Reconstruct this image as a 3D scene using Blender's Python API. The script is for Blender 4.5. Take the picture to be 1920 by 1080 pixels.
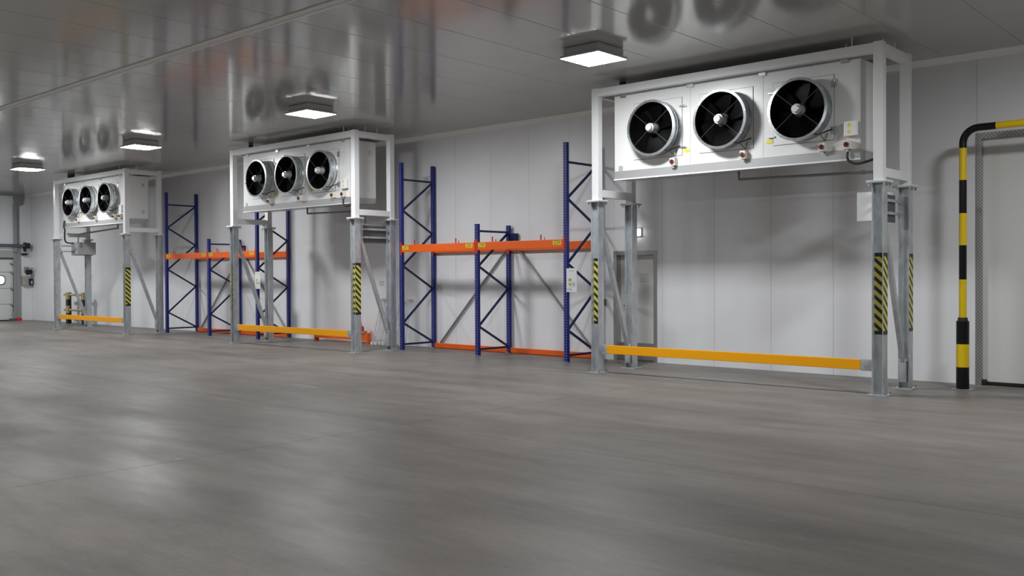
import bpy, bmesh, math, random
from mathutils import Vector, Matrix
random.seed(4)
scene = bpy.context.scene
for o in list(bpy.data.objects): bpy.data.objects.remove(o)
C = scene.collection
PI = math.pi

# ------------------------------------------------------------------ camera, world, exposure
F_PX = 1760.0
YAW, PITCH, ROLL = 0.7282, -0.0136, -0.005
CAM = Vector((8.971, -14.451, 1.6))
fwd = Vector((-math.sin(YAW), math.cos(YAW), 0)); rt = Vector((math.cos(YAW), math.sin(YAW), 0)); up = Vector((0, 0, 1))
f2 = fwd * math.cos(PITCH) + up * math.sin(PITCH); u2 = up * math.cos(PITCH) - fwd * math.sin(PITCH)
r3 = rt * math.cos(ROLL) + u2 * math.sin(ROLL); u3 = u2 * math.cos(ROLL) - rt * math.sin(ROLL)
cam_data = bpy.data.cameras.new('camera'); cam = bpy.data.objects.new('camera', cam_data); C.objects.link(cam)
m = Matrix((r3, u3, -f2)).transposed().to_4x4(); m.translation = CAM
cam.matrix_world = m
cam_data.sensor_fit = 'HORIZONTAL'; cam_data.sensor_width = 36.0; cam_data.lens = F_PX * 36.0 / 1920.0
cam_data.clip_start = 0.05; cam_data.clip_end = 200
scene.camera = cam
world = bpy.data.worlds.new('world'); scene.world = world; world.use_nodes = True
world.node_tree.nodes['Background'].inputs[0].default_value = (0.5, 0.5, 0.5, 1)
world.node_tree.nodes['Background'].inputs[1].default_value = 0.05
scene.view_settings.view_transform = 'Standard'; scene.view_settings.look = 'None'
scene.view_settings.gamma = 1.0; scene.view_settings.use_curve_mapping = False
scene.view_settings.exposure = 0.0
LAMP_STRENGTH = 138.0

# ------------------------------------------------------------------ measures (metres; back wall at y = 0, floor at z = 0)
CEIL = 4.735
X_END = -28.3; X_RIGHT = 15.0; Y_FRONT = -23.5
UX = (2.103, -8.676, -18.70)         # centres of the three cooler stands
YF = -2.087; DEP = 0.960; HW = 2.286 # front post line, stand depth, half width
HF = 2.794; HT = 4.622
PNL = 1.055

# ------------------------------------------------------------------ materials
def lin(r, g, b):
    f = lambda c: (c / 255 / 12.92) if c / 255 <= 0.04045 else ((c / 255 + 0.055) / 1.055) ** 2.4
    return (f(r), f(g), f(b), 1)
MATS = {}
def mat(name, col, rough=0.5, metal=0.0, spec=0.5, coat=0.0):
    mt = bpy.data.materials.new(name); mt.use_nodes = True
    b = mt.node_tree.nodes['Principled BSDF']
    b.inputs['Base Color'].default_value = col; b.inputs['Roughness'].default_value = rough
    b.inputs['Metallic'].default_value = metal; b.inputs['Specular IOR Level'].default_value = spec
    b.inputs['Coat Weight'].default_value = coat
    MATS[name] = mt
    return mt
class NT:
    def __init__(s, mt): s.t = mt.node_tree; s.b = s.t.nodes['Principled BSDF']
    def n(s, typ, **kw):
        nd = s.t.nodes.new(typ)
        for k, v in kw.items():
            if k.startswith('i_'): nd.inputs[k[2:].replace('_', ' ')].default_value = v
            else: setattr(nd, k, v)
        return nd
    def l(s, a, b): s.t.links.new(a, b)
    def coords(s, scale=(1, 1, 1), kind='Object'):
        tc = s.n('ShaderNodeTexCoord'); mp = s.n('ShaderNodeMapping')
        mp.inputs['Scale'].default_value = scale; s.l(tc.outputs[kind], mp.inputs['Vector']); return mp.outputs[0]
    def noise(s, vec, scale, detail=4, rough=0.55):
        nd = s.n('ShaderNodeTexNoise', noise_dimensions='3D'); nd.inputs['Scale'].default_value = scale
        nd.inputs['Detail'].default_value = detail; nd.inputs['Roughness'].default_value = rough
        s.l(vec, nd.inputs['Vector']); return nd.outputs['Fac']
    def ramp(s, fac, stops):
        r = s.n('ShaderNodeValToRGB'); e = r.color_ramp.elements
        while len(e) < len(stops): e.new(0.5)
        for el, (p, c) in zip(e, stops): el.position = p; el.color = c if len(c) == 4 else (*c, 1)
        s.l(fac, r.inputs[0]); return r.outputs[0]
    def mixc(s, fac, a, b, mode='MIX'):
        x = s.n('ShaderNodeMix', data_type='RGBA', blend_type=mode)
        for sock, v in ((x.inputs[0], fac), (x.inputs[6], a), (x.inputs[7], b)):
            if hasattr(v, 'links') or hasattr(v, 'is_linked'): s.l(v, sock)
            else: sock.default_value = v
        return x.outputs[2]
    def math(s, op, a, b=0.0):
        x = s.n('ShaderNodeMath', operation=op)
        for sock, v in ((x.inputs[0], a), (x.inputs[1], b)):
            if hasattr(v, 'is_linked'): s.l(v, sock)
            else: sock.default_value = v
        return x.outputs[0]
    def bump(s, h, strength, dist):
        b = s.n('ShaderNodeBump'); b.inputs['Strength'].default_value = strength; b.inputs['Distance'].default_value = dist
        s.l(h, b.inputs['Height']); s.l(b.outputs[0], s.b.inputs['Normal']); return b

# wall sheet: white coated steel with fine upright ribs
def ribbed(name, col, rough, axis, rib=0.05, strength=0.25, wob=0.0, spec=0.5):
    mt = mat(name, col, rough, spec=spec); t = NT(mt)
    tc = t.n('ShaderNodeTexCoord'); sp = t.n('ShaderNodeSeparateXYZ'); t.l(tc.outputs['Object'], sp.inputs[0])
    a = t.math('MULTIPLY', sp.outputs[axis], 2 * PI / rib)
    w = t.math('SINE', a)
    w = t.math('POWER', t.math('ABSOLUTE', w), 6.0)
    nv = t.noise(tc.outputs['Object'], 0.9, 3)
    h = t.math('ADD', t.math('MULTIPLY', w, 0.0006), t.math('MULTIPLY', nv, wob))
    t.bump(h, strength, 1.0)
    c = t.ramp(t.noise(tc.outputs['Object'], 1.3, 5), [(0.3, [x * 0.95 for x in col[:3]]), (0.7, col)])
    t.l(c, t.b.inputs['Base Color'])
    return mt
WALL_A = 0.86
ribbed('wall_sheet', (WALL_A * 0.985, WALL_A * 0.99, WALL_A * 1.01, 1), 0.36, 0, rib=0.106, strength=0.55, wob=0.0008)
ribbed('end_sheet', (0.82, 0.83, 0.84, 1), 0.4, 1, rib=0.053, strength=0.2, wob=0.001)
ribbed('ceiling_sheet', (0.47, 0.47, 0.452, 1), 0.115, 0, rib=0.12, strength=0.12, wob=0.0022, spec=0.6)
mat('joint_seal', (0.33, 0.33, 0.33, 1), 0.7)
mat('ceiling_trim', (0.85, 0.85, 0.83, 1), 0.4)
mat('plain_wall', (0.62, 0.62, 0.62, 1), 0.5)
# concrete floor
mt = mat('concrete', (0.25, 0.24, 0.23, 1), 0.35, spec=0.13); t = NT(mt)
tc = t.n('ShaderNodeTexCoord'); pos = tc.outputs['Object']
def streak(rotz, sc):
    mp = t.n('ShaderNodeMapping'); mp.inputs['Rotation'].default_value = (0, 0, rotz); mp.inputs['Scale'].default_value = sc
    t.l(pos, mp.inputs['Vector']); return mp.outputs[0]
FLOOR_A = 0.192
fa = lambda k, w=0.0: (FLOOR_A * k * (1.0 + w), FLOOR_A * k, FLOOR_A * k * (1.0 - w))
base = t.ramp(t.noise(pos, 0.35, 7, 0.62), [(0.30, fa(0.80, 0.10)), (0.70, fa(1.16, 0.085))])
s1 = t.ramp(t.noise(streak(0.30, (0.5, 1.9, 1)), 0.9, 8, 0.70), [(0.32, (0.80, 0.80, 0.81)), (0.68, (1.15, 1.145, 1.14))])
s2 = t.ramp(t.noise(streak(-0.8, (0.5, 2.0, 1)), 0.7, 7, 0.7), [(0.32, (0.80, 0.80, 0.81)), (0.68, (1.14, 1.14, 1.13))])
fine = t.ramp(t.noise(pos, 30, 4, 0.65), [(0.3, (0.93, 0.93, 0.93)), (0.7, (1.06, 1.06, 1.06))])
c = t.mixc(1.0, base, s1, 'MULTIPLY'); c = t.mixc(1.0, c, s2, 'MULTIPLY'); c = t.mixc(1.0, c, fine, 'MULTIPLY')
scr = t.ramp(t.noise(streak(0.12, (0.22, 26.0, 1)), 0.55, 2, 0.5), [(0.735, (0, 0, 0)), (0.77, (1, 1, 1))])
c = t.mixc(t.math('MULTIPLY', scr, 0.16), c, (0.42, 0.41, 0.39, 1))
t.l(c, t.b.inputs['Base Color'])
rr = t.ramp(t.noise(streak(0.30, (0.5, 1.6, 1)), 0.6, 6, 0.65), [(0.3, (0.33, 0.33, 0.33)), (0.72, (0.56, 0.56, 0.56))])
t.l(rr, t.b.inputs['Roughness'])
t.bump(t.noise(streak(0.3, (1, 2, 1)), 5, 4), 0.04, 0.02)
mat('floor_joint', (0.05, 0.048, 0.045, 1), 0.9)
# paints and metals
mat('white_paint', (0.80, 0.80, 0.80, 1), 0.32)
mat('casing_white', (0.78, 0.78, 0.765, 1), 0.28)
mat('gap_shade', (0.10, 0.10, 0.10, 1), 0.6)  # dark tone for the painted shade round the access panels
mt = mat('galvanised', (0.50, 0.53, 0.55, 1), 0.38, metal=0.55); t = NT(mt)
v = t.coords((1, 1, 0.45))
c = t.ramp(t.noise(v, 9, 5, 0.65), [(0.28, (0.40, 0.43, 0.45)), (0.72, (0.66, 0.69, 0.71))]); t.l(c, t.b.inputs['Base Color'])
r_ = t.ramp(t.noise(v, 14, 4), [(0.3, (0.26, 0.26, 0.26)), (0.7, (0.46, 0.46, 0.46))]); t.l(r_, t.b.inputs['Roughness'])
mt = mat('galv_sheet', (0.62, 0.65, 0.67, 1), 0.24, metal=0.85); t = NT(mt)
c = t.ramp(t.noise(t.coords((1, 1, 1)), 16, 4, 0.6), [(0.3, (0.48, 0.51, 0.53)), (0.7, (0.70, 0.73, 0.745))]); t.l(c, t.b.inputs['Base Color'])
mat('tray_metal', (0.42, 0.42, 0.42, 1), 0.35, metal=0.3)
mat('box_metal', (0.88, 0.88, 0.88, 1), 0.2, metal=0.1)
mat('steel', (0.60, 0.61, 0.62, 1), 0.25, metal=1.0)
mat('dark_pipe', (0.26, 0.25, 0.24, 1), 0.42, metal=0.3)
mat('yellow_rail', lin(250, 172, 2), 0.5, spec=0.3)
mat('safety_yellow', lin(232, 196, 8), 0.32, coat=0.2)
mat('black_paint', (0.005, 0.005, 0.0055, 1), 0.3, spec=0.35)
mat('black_rubber', (0.012, 0.012, 0.012, 1), 0.55)
mat('fan_black', (0.004, 0.004, 0.0045, 1), 0.42, spec=0.10)
mat('coil_dark', (0.003, 0.003, 0.0035, 1), 0.8, spec=0.1)
mat('motor_grey', (0.66, 0.66, 0.66, 1), 0.35, metal=0.4)
mat('orange', lin(236, 98, 16), 0.42)
mat('orange_dark', lin(190, 55, 25), 0.45)
mat('pin_red', lin(196, 50, 42), 0.4)
mat('brace_grey', (0.36, 0.36, 0.36, 1), 0.4, metal=0.7)
mat('strut_metal', (0.16, 0.16, 0.165, 1), 0.4, metal=0.8)
mat('brown_tan', (0.36, 0.24, 0.13, 1), 0.7)
mat('switch_cream', (0.70, 0.66, 0.58, 1), 0.4)
mat('knob_red', lin(112, 30, 22), 0.35)
mat('label_yellow', lin(232, 212, 40), 0.45)
mat('print_dark', (0.03, 0.03, 0.03, 1), 0.6)
mat('print_grey', (0.42, 0.42, 0.43, 1), 0.6)
mat('print_olive', lin(190, 190, 120), 0.6)
mat('placard_white', (0.74, 0.75, 0.76, 1), 0.35)
mat('door_leaf', (0.70, 0.70, 0.68, 1), 0.38)
mat('dock_leaf', (0.66, 0.69, 0.66, 1), 0.4)
mat('dark_grey', (0.09, 0.095, 0.10, 1), 0.45)
mat('mid_grey', (0.30, 0.31, 0.32, 1), 0.45)
mat('lamp_body', (0.52, 0.51, 0.50, 1), 0.45)
mat('box_olive', (0.40, 0.40, 0.34, 1), 0.45)
mat('red_plastic', lin(200, 40, 50), 0.4)
mat('shaft_blue', (0.13, 0.14, 0.21, 1), 0.35, metal=0.4)
mat('guard_tan', (0.42, 0.34, 0.16, 1), 0.5)
# blue upright with a column of punched slots (print-fine relief)
def blue(name, holes):
    mt = mat(name, lin(22, 34, 114) if holes else lin(21, 27, 78), 0.36, spec=0.35); t = NT(mt)
    if holes:
        tc = t.n('ShaderNodeTexCoord'); sp = t.n('ShaderNodeSeparateXYZ'); t.l(tc.outputs['Object'], sp.inputs[0])
        fz = t.math('FRACT', t.math('MULTIPLY', sp.outputs[2], 1 / 0.05))
        hz = t.math('LESS_THAN', t.math('ABSOLUTE', t.math('SUBTRACT', fz, 0.5)), 0.24)
        hx = t.math('LESS_THAN', t.math('ABSOLUTE', t.math('SUBTRACT', t.math('ABSOLUTE', sp.outputs[0]), 0.022)), 0.0055)
        hy = t.math('LESS_THAN', sp.outputs[1], -0.0345)
        k = t.math('MULTIPLY', t.math('MULTIPLY', hz, hx), hy)
        c = t.mixc(k, lin(22, 34, 114), (0.30, 0.33, 0.42, 1)); t.l(c, t.b.inputs['Base Color'])
    return mt
blue('blue_upright', True); blue('blue_plain', False)
# hazard tape, stripes falling to the right
def tape(name, axis):
    mt = mat(name, lin(214, 200, 60), 0.4); t = NT(mt)
    tc = t.n('ShaderNodeTexCoord'); sp = t.n('ShaderNodeSeparateXYZ'); t.l(tc.outputs['Object'], sp.inputs[0])
    s = t.math('ADD', sp.outputs[2], t.math('MULTIPLY', sp.outputs[axis], 0.9))
    fr = t.math('FRACT', t.math('MULTIPLY', s, 1 / 0.122))
    k = t.math('LESS_THAN', fr, 0.47)
    e = t.math('GREATER_THAN', t.math('ABSOLUTE', sp.outputs[2]), 0.485)
    k = t.math('MAXIMUM', k, e)
    c = t.mixc(k, lin(214, 204, 88), (0.016, 0.013, 0.012, 1)); t.l(c, t.b.inputs['Base Color'])
    return mt
tape('tape_x', 0); tape('tape_y', 1)
# checker plate
mt = mat('checker_plate', (0.40, 0.39, 0.38, 1), 0.34, metal=0.8); t = NT(mt)
tc = t.n('ShaderNodeTexCoord'); sp = t.n('ShaderNodeSeparateXYZ'); t.l(tc.outputs['Object'], sp.inputs[0])
u_ = t.math('ADD', sp.outputs[0], sp.outputs[1])
def bars(sign):
    a = t.math('ADD', sp.outputs[2], t.math('MULTIPLY', u_, sign)); b = t.math('SUBTRACT', sp.outputs[2], t.math('MULTIPLY', u_, sign))
    fa = t.math('ABSOLUTE', t.math('SUBTRACT', t.math('FRACT', t.math('MULTIPLY', a, 1 / 0.05)), 0.5))
    fb = t.math('ABSOLUTE', t.math('SUBTRACT', t.math('FRACT', t.math('MULTIPLY', b, 1 / 0.05)), 0.5 if sign > 0 else 0.0))
    return t.math('MULTIPLY', t.math('LESS_THAN', fa, 0.17), t.math('LESS_THAN', fb, 0.34))
hh = t.math('MAXIMUM', bars(1.0), bars(-1.0))
c = t.mixc(hh, (0.34, 0.33, 0.325, 1), (0.66, 0.65, 0.64, 1)); t.l(c, t.b.inputs['Base Color'])
t.bump(hh, 0.8, 0.004)
def emit(name, col, st):
    mt = mat(name, (1, 1, 1, 1), 0.4); b = mt.node_tree.nodes['Principled BSDF']
    b.inputs['Emission Color'].default_value = col; b.inputs['Emission Strength'].default_value = st; return mt
emit('lamp_diffuser', (0.955, 0.978, 1.0, 1), LAMP_STRENGTH)
emit('small_lamp_glow', (0.93, 0.97, 1.0, 1), 6.0)
emit('window_glow', (0.95, 0.98, 1.0, 1), 2.2)

# ------------------------------------------------------------------ mesh builder
class MB:
    def __init__(s): s.bm = bmesh.new(); s.mi = 0
    def _tag(s, fs):
        for f in fs: f.material_index = s.mi
    def box(s, x0, x1, y0, y1, z0, z1, bev=0.0):
        r = bmesh.ops.create_cube(s.bm, size=1.0); vs = r['verts']
        for v in vs:
            v.co = Vector(((x0 + x1) / 2 + v.co.x * (x1 - x0), (y0 + y1) / 2 + v.co.y * (y1 - y0), (z0 + z1) / 2 + v.co.z * (z1 - z0)))
        fs = set(f for v in vs for f in v.link_faces); s._tag(fs)
        if bev:
            es = list(set(e for v in vs for e in v.link_edges))
            rr = bmesh.ops.bevel(s.bm, geom=es, offset=bev, segments=2, affect='EDGES', profile=0.6); s._tag(rr['faces'])
        return s
    def bar(s, p0, p1, w, h, up=(0, 0, 1)):      # rectangular bar between two points
        p0, p1 = Vector(p0), Vector(p1); d = (p1 - p0).normalized(); a = d.cross(Vector(up))
        if a.length < 1e-4: a = d.cross(Vector((0, 1, 0)))
        a.normalize(); b = a.cross(d)
        vs = []
        for p in (p0, p1):
            for i, j in ((-1, -1), (1, -1), (1, 1), (-1, 1)): vs.append(s.bm.verts.new(p + a * (i * w / 2) + b * (j * h / 2)))
        q = [(3, 2, 1, 0), (4, 5, 6, 7)] + [(i, (i + 1) % 4, 4 + (i + 1) % 4, 4 + i) for i in range(4)]
        s._tag([s.bm.faces.new([vs[i] for i in f]) for f in q]); return s
    def tube(s, pts, r, seg=12, cap=True):
        pts = [Vector(p) for p in pts]; rings = []; n = len(pts); prev = None
        for i, p in enumerate(pts):
            d = (pts[min(i + 1, n - 1)] - pts[max(i - 1, 0)]).normalized()
            a = prev - d * prev.dot(d) if prev is not None else d.orthogonal()
            a.normalize(); prev = a; b = d.cross(a); rad = r[i] if isinstance(r, (list, tuple)) else r
            rings.append([s.bm.verts.new(p + (a * math.cos(k * 2 * PI / seg) + b * math.sin(k * 2 * PI / seg)) * rad) for k in range(seg)])
        fs = []
        for A, B in zip(rings, rings[1:]):
            for k in range(seg):
                f = s.bm.faces.new((A[k], A[(k + 1) % seg], B[(k + 1) % seg], B[k])); f.smooth = True; fs.append(f)
        if cap: fs += [s.bm.faces.new(rings[0][::-1]), s.bm.faces.new(rings[-1])]
        s._tag(fs); return s
    def lathe_y(s, prof, cx, cz, seg=48, closed=False):   # profile of (radius, y) turned round an axis along y
        rings = [[s.bm.verts.new((cx + r * math.cos(k * 2 * PI / seg), y, cz + r * math.sin(k * 2 * PI / seg))) for k in range(seg)] for r, y in prof]
        pr = list(zip(rings, rings[1:])) + ([(rings[-1], rings[0])] if closed else [])
        fs = []
        for A, B in pr:
            for k in range(seg):
                f = s.bm.faces.new((A[k], A[(k + 1) % seg], B[(k + 1) % seg], B[k])); f.smooth = True; fs.append(f)
        s._tag(fs); return s
    def poly(s, pts, thick_vec):
        a = [s.bm.verts.new(Vector(p)) for p in pts]; b = [s.bm.verts.new(Vector(p) + Vector(thick_vec)) for p in pts]; n = len(a)
        fs = [s.bm.faces.new(a), s.bm.faces.new(b[::-1])] + [s.bm.faces.new((a[i], b[i], b[(i + 1) % n], a[(i + 1) % n])) for i in range(n)]
        s._tag(fs); return s
    def mesh(s, name, mats):
        bmesh.ops.recalc_face_normals(s.bm, faces=s.bm.faces)
        me = bpy.data.meshes.new(name); s.bm.to_mesh(me); s.bm.free()
        for x in ([mats] if isinstance(mats, str) else mats): me.materials.append(MATS[x])
        return me
    def build(s, name, mats, parent=None, loc=(0, 0, 0), label=None):
        me = s.mesh(name, mats)
        if any(p.use_smooth for p in me.polygons) and hasattr(me, 'set_sharp_from_angle'): me.set_sharp_from_angle(angle=math.radians(38))
        return link(name, me, parent, loc, label)
def link(name, me, parent=None, loc=(0, 0, 0), label=None):
    o = bpy.data.objects.new(name, me); C.objects.link(o); o.location = loc
    if parent is not None: o.parent = parent
    if label: o['label'] = label
    return o
def thing(name, label, cat, loc=(0, 0, 0), group=None):
    o = bpy.data.objects.new(name, None); C.objects.link(o); o.location = loc; o.empty_display_size = 0.2
    return tag(o, label, cat, group)
def tag(o, label, cat, group=None):
    o['label'] = label; o['category'] = cat
    if group: o['group'] = group
    return o
def struct(o, label=None):
    o['kind'] = 'structure'
    if label: o['label'] = label
    return o
KIDS = {}
def copy_tree(o, parent=None):
    c = o.copy(); C.objects.link(c); c.parent = parent
    for ch in [x for x in ALL_CHILDREN(o)]: copy_tree(ch, c)
    return c
def ALL_CHILDREN(o): return list(o.children)
def letters(txt, size, name, matname, parent, loc, rot, depth=0.0006):
    cu = bpy.data.curves.new(name, 'FONT'); cu.body = txt; cu.size = size; cu.align_x = 'CENTER'; cu.align_y = 'CENTER'; cu.extrude = depth
    tmp = bpy.data.objects.new('tmp_text', cu); C.objects.link(tmp)
    dg = bpy.context.evaluated_depsgraph_get(); me = bpy.data.meshes.new_from_object(tmp.evaluated_get(dg))
    bpy.data.objects.remove(tmp); bpy.data.curves.remove(cu)
    me.materials.clear(); me.materials.append(MATS[matname])
    o = link(name, me, parent, loc); o.rotation_euler = rot; return o

# ------------------------------------------------------------------ the hall: floor
JX = [1.37 + 6.5 * k for k in range(-5, 3)]; JY = [-7.7, -15.4]
fl = struct(MB().box(X_END - 0.3, X_RIGHT + 0.3, Y_FRONT - 0.3, 0.6, -0.12, -0.012).build('floor', 'floor_joint'), 'polished grey concrete warehouse floor')
xs = [X_END - 0.2] + [x for x in JX if X_END < x < X_RIGHT] + [X_RIGHT + 0.2]; ys = [Y_FRONT - 0.2] + JY[::-1] + [0.5]
g = 0.003
for i in range(len(xs) - 1):
    for j in range(len(ys) - 1):
        MB().box(xs[i] + g, xs[i + 1] - g, ys[j] + g, ys[j + 1] - g, -0.02, 0.0).build('floor_slab', 'concrete', fl)

SCRATCHES = [((-2.736, -6.226), (-2.057, -6.267), 0.012), ((1.285, -10.295), (1.32, -10.235), 0.02), ((-5.037, -8.626), (-4.369, -8.648), 0.01), ((0.226, -6.097), (0.455, -5.841), 0.008)]
mat('scratch_pale', (0.50, 0.49, 0.47, 1), 0.6)
for (ax, ay), (bx, by), w_ in SCRATCHES:
    MB().bar((ax, ay, 0.0002), (bx, by, 0.0002), w_, 0.0006).build('scratch_mark', 'scratch_pale', fl, label='pale scratch in the concrete')

# ------------------------------------------------------------------ back wall with its door openings
D1 = (-1.345, -0.400, 2.03); D2 = (4.99, 7.45, 3.58)          # x0, x1, height
def rect_minus(x0, x1, z0, z1, holes):
    out = [(x0, x1, z0, z1)]
    for hx0, hx1, hz in holes:
        nxt = []
        for a, b, c, d in out:
            if hx1 <= a or hx0 >= b or hz <= c: nxt.append((a, b, c, d)); continue
            if hx0 > a: nxt.append((a, hx0, c, d))
            if hx1 < b: nxt.append((hx1, b, c, d))
            if hz < d: nxt.append((max(a, hx0), min(b, hx1), hz, d))
        out = nxt
    return out
wb = MB()
for r in rect_minus(X_END - 0.2, X_RIGHT + 0.2, -0.1, CEIL + 0.1, [D1, D2]): wb.box(r[0], r[1], 0.006, 0.20, r[2], r[3])
wall_back = struct(wb.build('wall_back', 'joint_seal'), 'long white panelled back wall')
k0 = math.floor((X_END + 0.278) / PNL); x = -0.278 + PNL * k0
while x < X_RIGHT:
    a, b = max(x, X_END) + 0.0022, min(x + PNL, X_RIGHT) - 0.0022
    if b - a > 0.02:
        mb = MB()
        for r in rect_minus(a, b, 0.0, CEIL, [D1, D2]): mb.box(r[0], r[1], 0.0, 0.02, r[2], r[3])
        mb.build('wall_panel', 'wall_sheet', wall_back)
    x += PNL
# end wall with dock door opening
ED = (-3.15, -0.65, 2.30)
wl = MB()
for r in rect_minus(Y_FRONT - 0.2, 0.0, -0.1, CEIL + 0.1, [ED]): wl.box(X_END - 0.2, X_END - 0.006, r[0], r[1], r[2], r[3])
wall_left = struct(wl.build('wall_left', 'joint_seal'), 'white panelled end wall')
y = 0.0
while y > Y_FRONT:
    a, b = max(y - PNL, Y_FRONT) + 0.002, y - 0.002; mb = MB()
    for r in rect_minus(a, b, 0.0, CEIL, [ED]): mb.box(X_END - 0.02, X_END, r[0], r[1], r[2], r[3])
    mb.build('wall_panel', 'end_sheet', wall_left); y -= PNL
struct(MB().box(X_RIGHT, X_RIGHT + 0.2, Y_FRONT - 0.2, 0, -0.1, CEIL + 0.1).build('wall_right', 'plain_wall'), 'plain white wall to the right')
struct(MB().box(X_END - 0.2, X_RIGHT + 0.2, Y_FRONT - 0.2, Y_FRONT, -0.1, CEIL + 0.1).build('wall_front', 'plain_wall'), 'plain white wall opposite')
# ceiling
ceil = struct(MB().box(X_END - 0.2, X_RIGHT + 0.2, Y_FRONT - 0.2, 0.2, CEIL + 0.006, CEIL + 0.2).build('ceiling', 'joint_seal'), 'glossy pale panelled ceiling')
YJ = -7.73
for (ya, yb) in ((YJ, 0.0), (-15.5, YJ), (Y_FRONT, -15.5)):
    x = 1.41 + PNL * math.floor((X_END - 1.41) / PNL)
    while x < X_RIGHT:
        a, b = max(x, X_END) + 0.002, min(x + PNL, X_RIGHT) - 0.002
        if b - a > 0.02: MB().box(a, b, ya, yb, CEIL, CEIL + 0.02, 0.006).build('ceiling_panel', 'ceiling_sheet', ceil)
        x += PNL
# trims
struct(MB().box(X_END, X_RIGHT, YJ - 0.08, YJ + 0.08, CEIL - 0.014, CEIL + 0.002, 0.005).box(X_END, X_RIGHT, YJ + 0.03, YJ + 0.07, CEIL - 0.026, CEIL - 0.010, 0.006).build('trim_1', 'ceiling_trim'), 'long cover strip along the ceiling joint')
struct(MB().poly([(X_END, 0.0, CEIL), (X_END, -0.075, CEIL), (X_END, -0.055, CEIL - 0.03), (X_END, -0.025, CEIL - 0.065), (X_END, 0.0, CEIL - 0.09)], (X_RIGHT - X_END, 0, 0)).build('trim_2', 'ceiling_trim'), 'white cove strip between back wall and ceiling')
struct(MB().box(X_END, X_END + 0.05, Y_FRONT, -0.25, CEIL - 0.09, CEIL, 0.0).build('trim_3', 'mid_grey'), 'grey strip at the top of the end wall')

# ------------------------------------------------------------------ doors
d1 = struct(bpy.data.objects.new('door_1', None), 'white hinged door in checker plate frame behind the nearest cooler stand'); C.objects.link(d1)
x0, x1, hh_ = D1; RD = 0.13
mb = MB(); w = 0.065
mb.box(x0 - 0.01, x0 + w, -0.006, 0.012, 0.0, hh_ + 0.01).box(x1 - w, x1 + 0.01, -0.006, 0.012, 0.0, hh_ + 0.01).box(x0 + w, x1 - w, -0.006, 0.012, hh_ - w, hh_ + 0.01)
mb.box(x0 + w - 0.006, x0 + w, 0.012, RD, 0, hh_ - w).box(x1 - w, x1 - w + 0.006, 0.012, RD, 0, hh_ - w).box(x0 + w, x1 - w, 0.012, RD, hh_ - w, hh_ - w + 0.006)
mb.build('door_frame', 'checker_plate', d1)
lf = MB().box(x0 + w, x1 - w, RD, RD + 0.05, 0.02, hh_ - w).box(x0, x1, RD + 0.05, RD + 0.08, 0, hh_).build('door_leaf', 'door_leaf', d1)
MB().box(x0 + w, x1 - w, RD - 0.006, RD, 0.03, 0.33).build('kick_plate', 'checker_plate', lf)
MB().box(x0 + w, x1 - w, 0.0, RD, 0.0, 0.03).build('threshold', 'dark_grey', d1)
hd = MB().box(x0 + 0.17, x0 + 0.21, RD - 0.02, RD, 0.92, 1.10, 0.006).tube([(x0 + 0.19, RD - 0.02, 1.02), (x0 + 0.19, RD - 0.07, 1.02), (x0 + 0.30, RD - 0.08, 1.02)], 0.013).build('handle', 'dark_grey', lf)
for i in range(5): MB().box(x0 + 0.49, x0 + 0.49 + (0.2 if i % 2 == 0 else 0.17), RD - 0.0012, RD, 1.60 - i * 0.033, 1.612 - i * 0.033).build('print_line', 'print_grey', lf)
d2 = struct(bpy.data.objects.new('door_2', None), 'large white cold store door in checker plate frame at the right edge'); C.objects.link(d2)
x0, x1, hh_ = D2; w = 0.075; RD = 0.05
mb = MB()
mb.box(x0 - 0.005, x0 + w, -0.02, 0.012, 0.0, hh_ + 0.01).box(x1 - w, x1 + 0.005, -0.02, 0.012, 0.0, hh_ + 0.01).box(x0 + w, x1 - w, -0.02, 0.012, hh_ - w, hh_ + 0.01)
mb.box(x0 + w - 0.006, x0 + w, 0.012, RD, 0, hh_ - w).box(x0 + w, x1 - w, 0.012, RD, hh_ - w, hh_ - w + 0.006)
mb.build('door_frame', 'checker_plate', d2)
lf = MB().box(x0 + w, x1 - w, RD, RD + 0.08, 0.05, hh_ - w).build('door_leaf', 'door_leaf', d2)
MB().box(x0 + w, x1 - w, RD - 0.03, RD + 0.05, 0.012, 0.05).build('bottom_seal', 'black_rubber', lf)
MB().box(x0 + w - 0.02, x0 + w + 0.06, RD - 0.06, RD, 0.01, 0.08, 0.01).build('floor_guide', 'black_rubber', d2)
MB().box(x0, x1, RD + 0.08, RD + 0.1, 0, hh_).build('door_backing', 'door_leaf', d2)
# dock door in the end wall
d3 = struct(bpy.data.objects.new('door_3', None), 'pale sectional dock door with an oval window in the end wall'); C.objects.link(d3)
XE = X_END - 0.02
for z0, z1 in ((0.03, 0.61), (0.61, 1.21), (1.21, 1.81), (1.81, 2.30)):
    MB().box(XE - 0.05, XE, ED[0], ED[1], z0 + 0.006, z1 - 0.006, 0.006).build('door_section', 'dock_leaf', d3)
MB().box(XE - 0.09, XE - 0.05, ED[0] - 0.1, ED[1] + 0.02, 0, 2.36).build('door_backing', 'dark_grey', d3)
def oval(mb, cy, cz, wy, wz, x, th, seg=20):
    pts = []
    for k in range(seg):
        a = k * 2 * PI / seg; c_, s_ = math.cos(a), math.sin(a)
        pts.append((x, cy + math.copysign(abs(c_) ** 0.55, c_) * wy, cz + math.copysign(abs(s_) ** 0.55, s_) * wz))
    return mb.poly(pts, (th, 0, 0))
wf = oval(MB(), -1.24, 1.515, 0.30, 0.185, XE, 0.018).build('window_frame', 'black_rubber', d3)
oval(MB(), -1.24, 1.515, 0.265, 0.15, XE + 0.018, 0.006).build('pane', 'window_glow', wf)
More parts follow.
